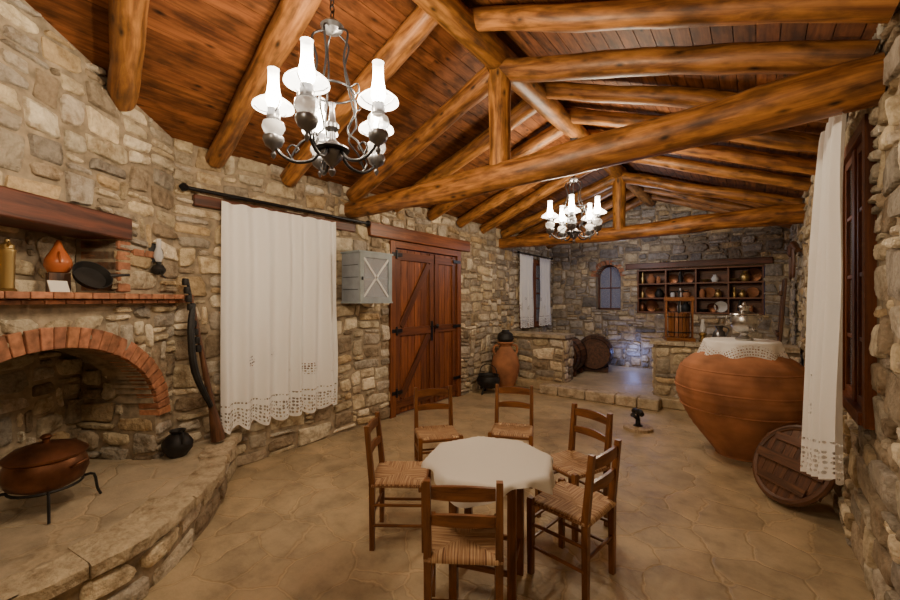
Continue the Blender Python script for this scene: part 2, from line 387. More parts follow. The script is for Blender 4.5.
ob(mb,'ceiling',[M_PLANK,M_DARKW],smooth=False)
# ------------------------------------------------------------------ roof timbers
mb=MB()
log(mb,(-1.75,-1.15,3.66),(-1.75,YB-.02,3.66),.105,n=30,bow=.015); ob(mb,'ridge_beam',[M_LOG])
mb=MB()
for y,ye in ((-.6,-.6),(.12,-.05),(.84,.52),(1.60,1.38),(2.32,2.2),(3.9,3.9),(4.65,4.65),(5.4,5.4),(6.1,6.1),(7.5,7.5),(8.25,8.25),(8.95,8.95)):
    xl=XL+.02
    if y<1.3: xl=max(XL,-(y+1.4325)/.7947*.607-1.874)+.02
    log(mb,(xl,y,ceil(xl)-.10),(-1.78,ye,ceil(-1.78)-.12),.085,.095)
for y in (-.5,.3,1.1,1.85,2.5,3.75,4.45,5.15,5.9,7.4,8.1,8.8):
    log(mb,(XR-.02,y,ceil(XR-.02)-.10),(-1.72,y,ceil(-1.72)-.12),.072,.078)
ob(mb,'roof_rafters',[M_LOG])
def truss(name,yl,yr,zl,zr):
    mb=MB(); ym=yl+(yr-yl)*.5
    log(mb,(XL+.01,yl,zl),(XR-.01,yr,zr),.11,.125,n=28,bow=.03)
    log(mb,(XL+.06,yl,zl+.17),(-1.80,ym,3.56),.095,.1)
    log(mb,(XR-.04,yr,zr+.12),(-1.70,ym,3.56),.075,.09)
    log(mb,(-1.75,ym,2.72),(-1.75,ym,3.7),.095,.105,n=6,bow=0)
    return ob(mb,name,[M_LOG])
truss('roof_truss',3.15,2.83,2.70,2.68); truss('roof_truss',6.80,6.74,2.70,2.70)
# ------------------------------------------------------------------ hearth / fireplace
edge=[(-3.95,1.80),(-3.62,1.56),(-3.335,1.395),(-3.10,1.22),(-2.90,1.02),(-2.70,.80),(-2.60,.60),(-2.56,.40),(-2.56,.20),(-2.58,0),(-2.66,-.2),(-2.80,-.33)]
E=[Vector((x,y,0)) for x,y in edge]
Es=[]
for i in range(len(E)-1):
    p0=E[max(i-1,0)];p1=E[i];p2=E[i+1];p3=E[min(i+2,len(E)-1)]
    for k in range(4):
        t=k/4; Es.append(.5*((2*p1)+(p2-p0)*t+(2*p0-5*p1+4*p2-p3)*t*t+(3*p1-p0-3*p2+p3)*t**3))
Es.append(E[-1])
cum=[0]
for a,b_ in zip(Es,Es[1:]): cum.append(cum[-1]+(b_-a).length)
def PH(s,z,h):
    s=min(max(s,0),cum[-1]-1e-4); i=0
    while cum[i+1]<s: i+=1
    t=(s-cum[i])/(cum[i+1]-cum[i]); p=Es[i].lerp(Es[i+1],t); tg=(Es[i+1]-Es[i]).normalized(); n=Vector((-tg.y,tg.x,0))
    if n.dot(Vector((.794,.607,0)))<0: n=-n
    q=p+n*h; return Vector((q.x,q.y,z))
HZ=.33
mb=MB()
poly=[Vector((p.x,p.y,0)) for p in Es]+[PD(.62,0,0),PD(1.51,0,0),PD(1.51,0,-.61),PD(3.19,0,-.61),PD(3.19,0,0),PD(3.42,0,0)]
n=len(poly); vs=[(p.x,p.y,HZ) for p in poly]+[(p.x,p.y,0) for p in poly]
mb.add(vs,[tuple(reversed(range(n)))]+[(i,(i+1)%n,n+(i+1)%n,n+i) for i in range(n)],2)
for i,m_ in enumerate(mb.m):
    if i>0: mb.m[i]=1
patch(mb,PH,cum[-1],0,HZ-.07,lambda s,z:False,71,maxh=4,hs=.8)
# cap stones along edge
s=0.02; r3=random.Random(5)
while s<cum[-1]-.1:
    w=min(r3.uniform(.35,.75),cum[-1]-s-.01); nseg=10; vs=[];fs=[]; dz=r3.uniform(-.003,.005); dp=r3.uniform(-.26,-.14)
    for k in range(nseg+1):
        q=s+(w-.005)*k/nseg; jit=r3.uniform(-.012,.012)
        for h,z in ((dp,HZ+.002),(dp,HZ+.007),(.03,HZ+.007),(.045,HZ-.005),(.042,HZ-.065),(-.05,HZ-.07)): vs.append(PH(q,z+dz+r3.uniform(-.002,.002),h+jit))
    for k in range(nseg):
        for j in range(6):
            j2=(j+1)%6; fs.append((k*6+j,k*6+j2,(k+1)*6+j2,(k+1)*6+j))
    fs.append(tuple(range(6))); fs.append(tuple(nseg*6+j for j in reversed(range(6))))
    c=r3.choice([(.48,.41,.29),(.51,.43,.31),(.45,.38,.27)]); mb.add(vs,fs,0,c); s+=w
ob(mb,'hearth_platform',[M_STONE,M_MORTAR,M_HEARTH],angle=50)
mb=MB()
# arch voussoirs
def AP(t,k,h): # t angle, k radial 0..1
    rx=.85+.13*k; rz=.64+.13*k
    return PD(2.35+rx*math.cos(t),.67+rz*math.sin(t),h)
nb=36
for i in range(nb):
    t0=pi*i/nb+.006; t1=pi*(i+1)/nb-.006
    pr=.035+R.uniform(-.006,.006)
    vs=[AP(t0,0,pr),AP(t1,0,pr),AP(t1,1,pr),AP(t0,1,pr),AP(t0,0,-.13),AP(t1,0,-.13),AP(t1,1,-.13),AP(t0,1,-.13)]
    mb.add(vs,BF,0,tone(.3))
# mantel bricks
s=.4
while s<3.36:
    w=.115
    for z0,z1,pr in ((1.575,1.602,.09),(1.607,1.645,.14)):
        mb.add([PD(s,z0,pr),PD(s+w,z0,pr),PD(s+w,z1,pr),PD(s,z1,pr),PD(s,z0,-.0),PD(s+w,z0,-.0),PD(s+w,z1,-.0),PD(s,z1,-.0)],BF,0,tone(.25))
    s+=w+.008
for j in range(5):
    z=1.66+j*.075
    mb.add([PD(2.82,z,.02),PD(2.93,z,.02),PD(2.93,z+.062,.02),PD(2.82,z+.062,.02),PD(2.82,z,-.25),PD(2.93,z,-.25),PD(2.93,z+.062,-.25),PD(2.82,z+.062,-.25)],BF,0,tone(.25))
for k in range(2):
    s=2.95+k*.11
    mb.add([PD(s,1.93,.03),PD(s+.1,1.93,.03),PD(s+.1,1.98,.03),PD(s,1.98,.03),PD(s,1.93,-.0),PD(s+.1,1.93,-.0),PD(s+.1,1.98,-.0),PD(s,1.98,-.0)],BF,0,tone(.25))
ob(mb,'fireplace_brick_arch',[M_BRICK],bevel=.005,smooth=False)
mb=MB()
def pbox(mb,s0,s1,z0,z1,h0,h1,mat=0):
    vs=[PD(s0,z0,h1),PD(s1,z0,h1),PD(s1,z0,h0),PD(s0,z0,h0),PD(s0,z1,h1),PD(s1,z1,h1),PD(s1,z1,h0),PD(s0,z1,h0)]
    o=R.uniform(0,9); g=[(q+o,a,b_) for q,a,b_ in ((s0,0,0),(s1,0,0),(s1,0,.1),(s0,0,.1),(s0,.15,0),(s1,.15,0),(s1,.15,.1),(s0,.15,.1))]
    mb.add(vs,BF,mat,tone(.05),g)
pbox(mb,1.1,2.90,2.03,2.19,-.25,.06); ob(mb,'trim_niche_lintel',[M_LINTEL],bevel=.012)
# copper pot on trivet
mb=MB()
lathe(mb,[(0,.0),(.13,.003),(.20,.04),(.225,.10),(.215,.16),(.20,.19),(.215,.2),(.215,.205)],seg=36,T=Matrix.Translation((0,0,.14)))
lathe(mb,[(.222,.0),(.222,.012),(.17,.05),(.08,.075),(.02,.08),(.02,.10),(.035,.115),(.02,.13),(0,.132)],seg=36,T=Matrix.Translation((0,0,.345)))
for sgn in (-1,1):
    tube(mb,[(sgn*.21,-.05,.28),(sgn*.25,-.04,.30),(sgn*.26,0,.305),(sgn*.25,.04,.30),(sgn*.21,.05,.28)],.009,8,sub=3)
tube(mb,[(.19*math.cos(2*pi*k/24),.19*math.sin(2*pi*k/24),.155) for k in range(24)],.009,6,1,closed=True)
for k in range(4):
    a=pi/4+k*pi/2; c_,s_=math.cos(a),math.sin(a)
    tube(mb,[(.19*c_,.19*s_,.155),(.25*c_,.25*s_,.15),(.27*c_,.27*s_,.05),(.29*c_,.29*s_,.003)],.009,6,1,sub=3)
o=ob(mb,'copper_cauldron',[M_COPPER,M_BLACK],loc=(-3.42,.44,HZ+.004),rot=.7); o.scale=(.87,.87,.95)
# niche objects
p=PD(2.22,0,-.10); mb=MB()
lathe(mb,[(0,0),(.038,0),(.04,.01),(.03,.02),(.032,.2),(.036,.22),(.036,.235),(.03,.24),(.03,.26),(.012,.275),(.012,.29),(0,.295)],seg=24)
tube(mb,[(.03,0,.25),(.07,0,.27),(.11,0,.26)],.006,6,sub=3)
ob(mb,'brass_coffee_grinder',[M_BRASS],loc=(p.x,p.y,1.646))
p=PD(2.55,0,-.14); mb=MB()
lathe(mb,[(0,0),(.05,.01),(.07,.05),(.066,.09),(.045,.13),(.025,.17),(.015,.2),(.008,.215),(0,.217)],seg=28,T=Matrix.Translation((0,0,.12)))
tube(mb,[(.03,0,.26),(.07,0,.24),(.065,0,.19)],.007,6,sub=4)
box(mb,-.06,.06,-.05,.05,0,.125,1)
ob(mb,'ceramic_bottle',[M_GLAZED,M_DARKW],loc=(p.x,p.y,1.646))
p=PD(2.60,0,.02); mb=MB()
T=Matrix.Rotation(.95,4,'Y')
lathe(mb,[(0,0),(.085,0),(.105,.035),(.11,.035),(.09,-.008),(0,-.01)],seg=28,T=T)
tube(mb,[(0,.10,.03),(0,.17,.045),(0,.21,.05)],.01,8,T=T)
ob(mb,'iron_frying_pan',[M_BLACK],loc=(p.x,p.y,1.745),rot=math.radians(20))
p=PD(2.38,0,.04); mb=MB(); box(mb,-.06,.06,-.002,.002,0,.07,T=Matrix.Rotation(-.3,4,'X')); ob(mb,'paper_card',[M_PAPER],loc=(p.x,p.y,1.648),rot=math.radians(127))
# oil wall lamp
p=PD(3.14,0,.07); mb=MB()
lathe(mb,[(0,0),(.03,.0),(.045,.02),(.05,.04),(.035,.07),(.018,.08),(.02,.1),(0,.1)],seg=20,mat=0)
lathe(mb,[(.018,.1),(.034,.14),(.028,.18),(.018,.21),(.018,.28)],seg=20,mat=1)
lathe(mb,[(0,0),(.07,.004),(.075,.014)],seg=24,mat=0,T=Matrix.Translation((-.05,-.03,.17))@Matrix.Rotation(pi/2,4,'Y'))
tube(mb,[(0,0,.03),(.08,.0,-.01),(.09,.02,-.03)],.006,6,0,sub=3); tube(mb,[(-.06,-.05,.15),(-.06,-.05,.02),(0,0,0)],.005,6,0)
ob(mb,'oil_wall_lamp',[M_BLACK,M_FONT],loc=(p.x,p.y,1.80))
# dark clay jug on hearth
mb=MB(); lathe(mb,[(0,0),(.06,0),(.105,.06),(.11,.11),(.075,.165),(.045,.185),(.06,.21),(.05,.21),(.035,.19),(0,.18)],seg=28)
tube(mb,[(.05,0,.2),(.10,0,.2),(.105,0,.12)],.01,8,sub=4)
ob(mb,'black_clay_jug',[M_BLACK],loc=(-3.74,1.24,HZ+.002))
# musket leaning + belt
mb=MB()
a=Vector((-3.83,1.34,1.78)); b_=Vector((-3.76,1.56,.37)); dd=b_-a
tube(mb,[a,a+dd*.7],[.012,.015],10,1); tube(mb,[a+dd*.12+Vector((.012,0,0)),a+dd*.6,a+dd*.72,a+dd*.8,a+dd*.95,b_],[.016,.024,.028,.03,.055,.06],10,0,sub=3)
tube(mb,[a+dd*.15+Vector((.03,0,0)),a+dd*.3+Vector((.07,-.07,0)),a+dd*.55+Vector((.07,-.10,0)),a+dd*.78+Vector((.04,-.02,0))],[.02,.028,.03,.02],8,2,sub=4)
for k in range(9): 
    q=a+dd*(.02+.05*k)+Vector((.035,-.03,0)); lathe(mb,[(0,-.03),(.022,-.028),(.026,0),(.022,.028),(0,.03)],T=Matrix.Translation(q),seg=10,mat=2)
tube(mb,[a+dd*.66+Vector((.02,-.02,0)),a+dd*.69+Vector((.04,-.05,0)),a+dd*.72+Vector((.02,-.02,0))],.006,6,1,sub=3)
ob(mb,'antique_musket',[M_DARKW,M_IRON,M_BLACK])
# ------------------------------------------------------------------ curtains
def curtain(name,P0,P1,zt,zb,nrm,folds,amp,flare=0,nu=150,nv=44,seed=1,scal=.02,spread=0,zb1=None,fp=2):
    mb=MB(); P0=Vector((*P0,0));P1=Vector((*P1,0)); n=Vector((*nrm,0)); W=(P1-P0).length; dr=(P1-P0)/W; vs=[];g=[];fs=[]
    for j in range(nv+1):
        v=j/nv
        for i in range(nu+1):
            u=i/nu; ph=noise.noise(Vector((u*3,seed,0)))*2.2+noise.noise(Vector((u*2,v*1.5,seed+5)))*.9
            off=amp*(.45+.55*v)*math.sin(2*pi*folds*u+ph*2)+amp*.5*noise.noise(Vector((u*6,v*2,seed+9)))
            hem=scal*abs(math.sin(pi*u*W/.16))*(1 if v>.9 else 0)*(v-.9)*10
            sag=.012*abs(math.sin(pi*folds*u))*(1-v)
            zbu=zb if zb1 is None else zb*(1-u)+zb1*u
            p=P0+dr*(W*(.5+(u-.5)*(1+spread*v)))+n*(off+flare*v**fp*(1-u*.6)+amp*1.2); p.z=zt-(zt-zbu)*v-hem-sag*(1-v)
            vs.append(p); g.append((u*W*1.25,(zt-zb)*(1-v),seed))
    for j in range(nv):
        for i in range(nu):
            a=j*(nu+1)+i; fs.append((a,a+1,a+nu+2,a+nu+1))
    mb.add(vs,fs,0,(1,1,1),g); return ob(mb,name,[M_LACE],angle=180)
curtain('lace_curtain',(-3.90,1.62),(-3.90,2.86),2.50,.44,(1,0),7,.05,.02,seed=3,scal=.06,spread=.03)
curtain('lace_curtain',(-3.90,7.42),(-3.90,8.05),2.56,1.03,(1,0),3.5,.03,seed=4,nu=60)
curtain('lace_curtain',(-3.90,8.38),(-3.90,8.98),2.56,1.03,(1,0),3.5,.03,seed=6,nu=60)
curtain('lace_curtain',(.41,3.60),(.41,2.84),2.70,.47,(-1,0),4,.04,.085,seed=8,nu=110,scal=.03,spread=.02,zb1=.68,fp=.6)
def rod(name,a,b_,r=.013,mats=None):
    mb=MB(); a=Vector(a);b_=Vector(b_); tube(mb,[a,b_],r,10); d=(b_-a).normalized()
    for q,s in ((a,-1),(b_,1)): tube(mb,[q,q+d*s*.02,q+d*s*.045,q+d*s*.07],[r,r*2,r*2.2,r*.5],10)
    wall=Vector((-.08 if a.x<-2 else .08,0,0))
    for t in (.06,.94): q=a.lerp(b_,t); tube(mb,[q,q+wall],r*.7,8)
    ob(mb,name,[M_IRON])
rod('curtain_rod',(-3.86,1.36,2.56),(-3.86,3.32,2.56),.017); rod('curtain_rod',(-3.86,7.4,2.58),(-3.86,9.0,2.58)); rod('curtain_rod',(.40,2.80,2.73),(.40,3.95,2.73),.014)
# ------------------------------------------------------------------ windows
def window(name,wall,y0,y1,z0,z1,depth,nx,nz):
    mb=MB(); s=1 if wall=='L' else -1; X=XL if wall=='L' else XR
    def bx(a0,a1,ya,yb,za,zb,m=0): 
        xa,xb=X+s*a0,X+s*a1; box(mb,min(xa,xb),max(xa,xb),ya,yb,za,zb,m,tn=.1)
    f=.07
    bx(-depth,.045,y0,y0+f,z0,z1); bx(-depth,.045,y1-f,y1,z0,z1); bx(-depth,.045,y0+f,y1-f,z1-f,z1); bx(-depth,.06,y0+f,y1-f,z0,z0+f)
    ym=(y0+y1)/2; bx(-.03,.03,ym-.04,ym+.04,z0+f,z1-f)
    for i,(ya,yb) in enumerate(((y0+f,ym-.04),(ym+.04,y1-f))):
        bx(-.02,.02,ya,ya+.045,z0+f,z1-f); bx(-.02,.02,yb-.045,yb,z0+f,z1-f); bx(-.02,.02,ya+.045,yb-.045,z1-f-.05,z1-f); bx(-.02,.02,ya+.045,yb-.045,z0+f,z0+f+.05)
        for k in range(1,nz): 
            z=z0+f+(z1-z0-2*f)*k/nz; bx(-.015,.015,ya+.045,yb-.045,z-.012,z+.012)
    bx(-.005,0.0,y0+f,y1-f,z0+f,z1-f,1)
    ob(mb,name,[M_DOOR,M_PANE],bevel=.004)
window('window_1','R',3.0,3.85,.92,2.58,.12,2,4)
window('window_2','L',1.75,2.80,.85,2.42,.12,2,4)
window('window_3','L',7.55,8.95,1.0,2.5,.12,2,4)
mb=MB() # arched window
for x in (-2.9,-2.39): box(mb,x,x+.03,YB+.2,YB+.26,1.38,2.12)
box(mb,-2.9,-2.36,YB+.2,YB+.26,1.38,1.42); box(mb,-2.64,-2.62,YB+.22,YB+.25,1.4,2.38); box(mb,-2.87,-2.39,YB+.22,YB+.25,1.86,1.885)
tube(mb,[(-2.63+.255*math.cos(pi*k/16),YB+.23,2.12+.255*math.sin(pi*k/16)) for k in range(17)],.02,8)
mb.add([(-2.9,YB+.235,1.38),(-2.36,YB+.235,1.38),(-2.36,YB+.235,2.4),(-2.9,YB+.235,2.4)],[(0,1,2,3)],1)
ob(mb,'window_4',[M_LINTEL,M_PANE])
mb=MB()
for i in range(11):
    t0=pi*i/11+.03; t1=pi*(i+1)/11-.03
    f_=lambda t,r,y:(-2.63+r*math.cos(t),y,2.12+r*math.sin(t))
    mb.add([f_(t0,.27,YB-.03),f_(t1,.27,YB-.03),f_(t1,.37,YB-.03),f_(t0,.37,YB-.03),f_(t0,.27,YB+.2),f_(t1,.27,YB+.2),f_(t1,.37,YB+.2),f_(t0,.37,YB+.2)],BF,0,tone(.2))
ob(mb,'trim_arch_bricks',[M_BRICK],smooth=False)
mb=MB(); box(mb,-4.02,-3.885,3.42,5.66,2.42,2.60); ob(mb,'trim_door_lintel',[M_DOOR],bevel=.012)
mb=MB(); box(mb,-4.0,-3.90,1.42,3.20,2.43,2.53); ob(mb,'trim_window_lintel',[M_LINTEL],bevel=.01)
mb=MB(); box(mb,-2.25,.25,YB-.05,YB+.1,2.26,2.38); ob(mb,'trim_shelf_lintel',[M_LINTEL],bevel=.01)
# ------------------------------------------------------------------ door
mb=MB(); XD=XL
box(mb,XD-.12,XD+.04,3.80,3.90,0,2.41); box(mb,XD-.12,XD+.04,5.32,5.42,0,2.41); box(mb,XD-.12,XD+.04,3.90,5.32,2.32,2.41)
for y0,y1 in ((3.905,4.745),(4.755,5.315)):
    n=6 if y1-y0>.7 else 4; w=(y1-y0)/n
    for i in range(n): box(mb,XD-.05,XD-.01,y0+i*w+.004,y0+(i+1)*w-.004,.015,2.31,tn=.25)
    kk=.7
    for z in (.10,1.10,2.16): box(mb,XD-.01,XD+.02,y0+.01,y1-.01,z,z+.11,col=(kk,kk,kk))
    for y in (y0+.01,y1-.10): box(mb,XD-.01,XD+.013,y,y+.09,.02,2.3,col=(kk*1.1,)*3)
    for za,zb in ((.21,1.10),(1.21,2.16)):
        a=Vector((0,y0+.12,za+.02)); b_=Vector((0,y1-.12,zb-.02)); d=b_-a; L=d.length; an=math.atan2(d.z,d.y)
        T=Matrix.Translation((XD+.004,(a.y+b_.y)/2,(a.z+b_.z)/2))@Matrix.Rotation(an,4,'X')
        if y1-y0>.7: box(mb,-.014,.014,-L/2,L/2,-.05,.05,T=T,col=(.55,.55,.55))
for z in (.3,1.15,2.2):
    box(mb,XD+.041,XD+.047,3.82,4.02,z,z+.05,1); lathe(mb,[(0,0),(.014,0),(.014,.12),(0,.12)],T=Matrix.Translation((XD+.05,3.905,z-.035)),mat=1,seg=10)
    box(mb,XD+.041,XD+.047,5.2,5.40,z,z+.05,1)
box(mb,XD+.015,XD+.024,4.66,4.71,.98,1.28,1)
tube(mb,[(XD+.02,4.685,1.2),(XD+.07,4.685,1.2),(XD+.07,4.60,1.2)],.011,8,1); lathe(mb,[(0,0),(.03,.01),(.035,.03),(0,.05)],T=Matrix.Translation((XD+.02,4.79,1.2))@Matrix.Rotation(pi/2,4,'Y'),mat=1,seg=14)
ob(mb,'door_1',[M_DOOR,M_IRON],bevel=.006)
# ------------------------------------------------------------------ grey wall cabinet
mb=MB(); x0,x1,y0,y1,z0,z1=XL+.035,-3.60,3.0,3.5,1.58,2.15
for (a,b_,c,d,e,f) in ((x0,x1,y0,y0+.02,z0,z1),(x0,x1,y1-.02,y1,z0,z1),(x0,x1,y0+.02,y1-.02,z0,z0+.02),(x0,x1,y0+.02,y1-.02,z1-.02,z1),(x0,x0+.01,y0+.02,y1-.02,z0+.02,z1-.02)): box(mb,a,b_,c,d,e,f)
box(mb,x0,x1+.025,y0-.02,y1+.02,z1,z1+.02); box(mb,x0,x1+.02,y0-.015,y1+.015,z0-.02,z0)
for k in range(1,4): zz=z0+k*(z1-z0)/4; box(mb,x0+.02,x1-.02,y0-.004,y0,zz-.003,zz+.003,2)
f=.055
box(mb,x1,x1+.02,y0,y0+f,z0,z1);box(mb,x1,x1+.02,y1-f,y1,z0,z1);box(mb,x1,x1+.02,y0+f,y1-f,z0,z0+f);box(mb,x1,x1+.02,y0+f,y1-f,z1-f,z1)
dy,dz=(y1-y0-2*f),(z1-z0-2*f); L=math.hypot(dy,dz)
for s in (-1,1): box(mb,.004,.016,-L/2,L/2,-.012,.012,1,T=Matrix.Translation((x1,(y0+y1)/2,(z0+z1)/2))@Matrix.Rotation(s*math.atan2(dz,dy),4,'X'))
box(mb,x1+.004,x1+.006,y0+f,y1-f,z0+f,z1-f,3); box(mb,x0+.02,x1-.03,y0+.02,y1-.02,z0+.28,z0+.295)
box(mb,x1+.02,x1+.035,y0+.02,y0+.035,1.83,1.87,2)
ob(mb,'wall_cabinet',[M_GREY,M_WHITE,M_IRON,M_PANE],bevel=.003)
# ------------------------------------------------------------------ stone counters
def counter(name,x0,x1,seed,end):
    mb=MB(); y0,y1=6.77,7.17
    box(mb,x0,x1,y0,y1,0,.93,1,col=(1,1,1))
    patch(mb,lambda s,z,h:Vector((x0+s,y0-h,z)),x1-x0,0,.90,lambda s,z:False,seed)
    if end>0: patch(mb,lambda s,z,h:Vector((x1+h,y0+s,z)),y1-y0,.15,.90,lambda s,z:False,seed+1)
    else: patch(mb,lambda s,z,h:Vector((x0-h,y1-s,z)),y1-y0,.15,.90,lambda s,z:False,seed+1)
    x=x0-(.04 if end<0 else 0)
    xe=x1+(.04 if end>0 else 0)
    while x<xe-.02:
        w=min(R.uniform(.3,.5),xe-x)
        if xe-x-w<.12: w=xe-x
        box(mb,x+.004,x+w-.004,y0-.06,y1+.04,.925,.985,0,col=R.choice([(.45,.38,.27),(.5,.43,.32),(.4,.35,.27)])); x+=w
    ob(mb,name,[M_STONE,M_MORTAR],angle=45)
counter('stone_counter',XL+.05,-2.66,81,1); counter('stone_counter',-1.25,XR-.05,85,-1)
# step edge stones
mb=MB()
x=-2.95
while x<-1.1:
    w=min(R.uniform(.3,.5),-1.1-x); box(mb,x,x+w-.01,6.36,6.61,0,.155,0,col=R.choice([(.46,.39,.28),(.50,.42,.31)])); x+=w
ob(mb,'stone_step',[M_STONE],bevel=.02)
# ------------------------------------------------------------------ shelf in back wall
mb=MB(); x0,x1,z0,z1=-2.02,.12,1.33,2.24; yb=YB+.30
box(mb,x0,x1,yb-.02,yb,z0,z1,tn=.1); 
for z in (z0,1.62,1.92,z1-.03): box(mb,x0,x1,YB-.03,yb-.02,z,z+.03,tn=.1)
for x in (x0,-1.49,-.96,-.43,x1-.03): box(mb,x,x+.03,YB-.02,yb-.02,z0+.03,z1-.03,tn=.1)
sh=ob(mb,'wall_shelf',[M_SHELF],bevel=.003)
mb=MB()
pr=[[(0,0),(.05,0),(.07,.06),(.05,.11),(.03,.13),(.04,.15),(0,.15)],[(0,0),(.03,0),(.035,.1),(.02,.13),(.015,.2),(0,.2)],[(0,0),(.04,0),(.085,.05),(.09,.06),(0,.055)],[(0,0),(.04,0),(.045,.09),(.03,.12),(.03,.14),(0,.14)]]
for zi,z in enumerate((1.361,1.651,1.951)):
    x=-1.93
    while x<.02:
        if all(abs(x-q)>.08 for q in (-1.475,-.945,-.415)):
            k=R.uniform(.9,1.3)
            if R.random()<.3: lathe(mb,[(0,0),(.07*k,.005),(.10*k,.02)],T=Matrix.Translation((x,YB+.18,z+.10*k))@Matrix.Rotation(pi/2+.2,4,'X'),seg=20,mat=R.choice([0,1,4]))
            else: p=R.choice(pr); lathe(mb,[(a*k,b_*k) for a,b_ in p],T=Matrix.Translation((x,YB+.08,z)),seg=14,mat=R.randrange(5))
        x+=R.uniform(.11,.17)
ob(mb,'shelf_pottery',[M_TERRA,M_WHITE,M_BLACK,M_BRASS,M_COPPER])
# ------------------------------------------------------------------ big pithos
mb=MB(); prof=[]
key=[(0,0),(.20,.0),(.23,.03),(.33,.16),(.46,.34),(.56,.55),(.59,.70),(.56,.86),(.47,.98),(.35,1.05),(.27,1.09),(.28,1.13),(.31,1.15),(.31,1.18),(.26,1.18),(.22,1.12),(.0,1.10)]
kp=[Vector((a,0,b_)) for a,b_ in key]
for i in range(len(kp)-1):
    p0=kp[max(i-1,0)];p1=kp[i];p2=kp[i+1];p3=kp[min(i+2,len(kp)-1)]
    for k in range(7):
        t=k/7; q=.5*((2*p1)+(p2-p0)*t+(2*p0-5*p1+4*p2-p3)*t*t+(3*p1-p0-3*p2+p3)*t**3)
        rr=q.x
        if .2<q.z<1.0: rr+=.004*math.sin(q.z*95)
        prof.append((max(rr,0),q.z))
prof.append((0,1.10)); lathe(mb,prof,seg=56)
for z,r_ in ((.50,.545),(.70,.592),(.90,.537)): tube(mb,[(r_*math.cos(2*pi*k/48),r_*math.sin(2*pi*k/48),z) for k in range(48)],.008,8,closed=True)
JX,JY=-.125,5.12
ob(mb,'terracotta_pithos',[M_TERRA],loc=(JX,JY,0))
mb=MB(); vs=[];fs=[];g=[]; nr,na=26,120
for i in range(nr+1):
    for k in range(na):
        a=2*pi*k/na; r_=.54*i/nr; sq=1/(abs(math.cos(a))**5+abs(math.sin(a))**5)**(1/5); r_*=sq*.92
        if r_<.325: x=r_; z=1.187
        else:
            e=r_-.325; x=.325+.22*e+.05*math.sin(a*9+math.sin(a*2))*e*3; z=1.187-.95*e
        vs.append((x*math.cos(a),x*math.sin(a),z)); g.append((r_*math.cos(a),.54*(1.001-i/nr) if i>18 else .25,r_*math.sin(a)))
for i in range(nr):
    for k in range(na): fs.append((i*na+k,i*na+(k+1)%na,(i+1)*na+(k+1)%na,(i+1)*na+k))
mb.add(vs,fs,0,(1,1,1),g); ob(mb,'lace_doily',[M_LACE],loc=(JX,JY,0),rot=.3,angle=180)
# samovar
mb=MB(); lathe(mb,[(0,0),(.075,0),(.08,.015),(.05,.03),(.03,.05),(.035,.07),(.09,.10),(.12,.16),(.125,.20),(.11,.25),(.125,.26),(.12,.27),(.07,.285),(.04,.30),(.04,.33),(.055,.335),(.05,.35),(.02,.36),(.015,.38),(0,.39)],seg=32)
for s in (-1,1): tube(mb,[(s*.11,0,.24),(s*.16,0,.25),(s*.165,0,.20),(s*.12,0,.17)],.008,8,sub=4)
tube(mb,[(0,-.10,.12),(0,-.16,.12),(0,-.175,.10)],.01,8,sub=3); tube(mb,[(0,-.15,.12),(0,-.15,.16)],.006,8)
ob(mb,'samovar',[M_SILVER],loc=(JX+.03,JY-.02,1.19),rot=.5)
# leaning wooden disc
mb=MB(); 
T=Matrix.Translation((.225,4.12,.315))@Matrix.Rotation(math.radians(42),4,'Z')@Matrix.Rotation(math.radians(-62),4,'Y')
for i in range(6):
    y0=-.29+i*.0967; hw=math.sqrt(max(.01,.295**2-(y0+.048)**2)); box(mb,-hw,hw,y0+.002,y0+.095,-.012,.012,T=T,tn=.2)
tube(mb,[(.295*math.cos(2*pi*k/40),.295*math.sin(2*pi*k/40),0) for k in range(40)],.028,8,T=T,closed=True)
box(mb,-.04,.04,-.28,.28,.012,.035,T=T); box(mb,-.2,-.14,-.2,.2,.012,.03,T=T); box(mb,.14,.2,-.2,.2,.012,.03,T=T)
ob(mb,'wooden_vat_lid',[M_DARKW])
# wine press on counter
mb=MB(); 
box(mb,-.19,.19,-.17,.17,0,.05)
for k in range(16):
    a=2*pi*k/16; T=Matrix.Rotation(a,4,'Z'); box(mb,.13,.145,-.021,.021,.07,.42,T=T,tn=.2)
for z in (.13,.36): tube(mb,[(.15*math.cos(2*pi*k/24),.15*math.sin(2*pi*k/24),z) for k in range(24)],.009,6,1,closed=True)
for x in (-.175,.175): box(mb,x-.015,x+.015,-.02,.02,.05,.68)
box(mb,-.2,.2,-.03,.03,.60,.66); tube(mb,[(0,0,.3),(0,0,.76)],.016,10,1); tube(mb,[(-.12,0,.74),(.12,0,.74)],.011,8,1); lathe(mb,[(0,.38),(.12,.38),(.12,.41),(0,.41)],seg=24)
lathe(mb,[(0,.05),(.12,.05),(.12,.07),(0,.07)],seg=20)
ob(mb,'wooden_wine_press',[M_CHAIR,M_IRON],loc=(-.93,6.95,.986),rot=.3)
mb=MB(); lathe(mb,[(0,0),(.06,0),(.09,.08),(.07,.15),(.04,.19),(.055,.24),(.05,.24),(0,.2)],seg=24); tube(mb,[(.05,0,.23),(.11,0,.2),(.08,0,.1)],.01,8,sub=4)
ob(mb,'pewter_jug',[M_PEWTER],loc=(-.42,6.95,.986))
mb=MB(); lathe(mb,[(0,0),(.05,0),(.055,.02),(.03,.04),(.03,.08),(.05,.1),(.05,.13),(.02,.14)],seg=20,mat=0); lathe(mb,[(.02,.14),(.04,.2),(.022,.27),(.02,.33)],seg=20,mat=1)
ob(mb,'oil_lamp',[M_BRASS,M_FONT],loc=(-.62,6.93,.986))
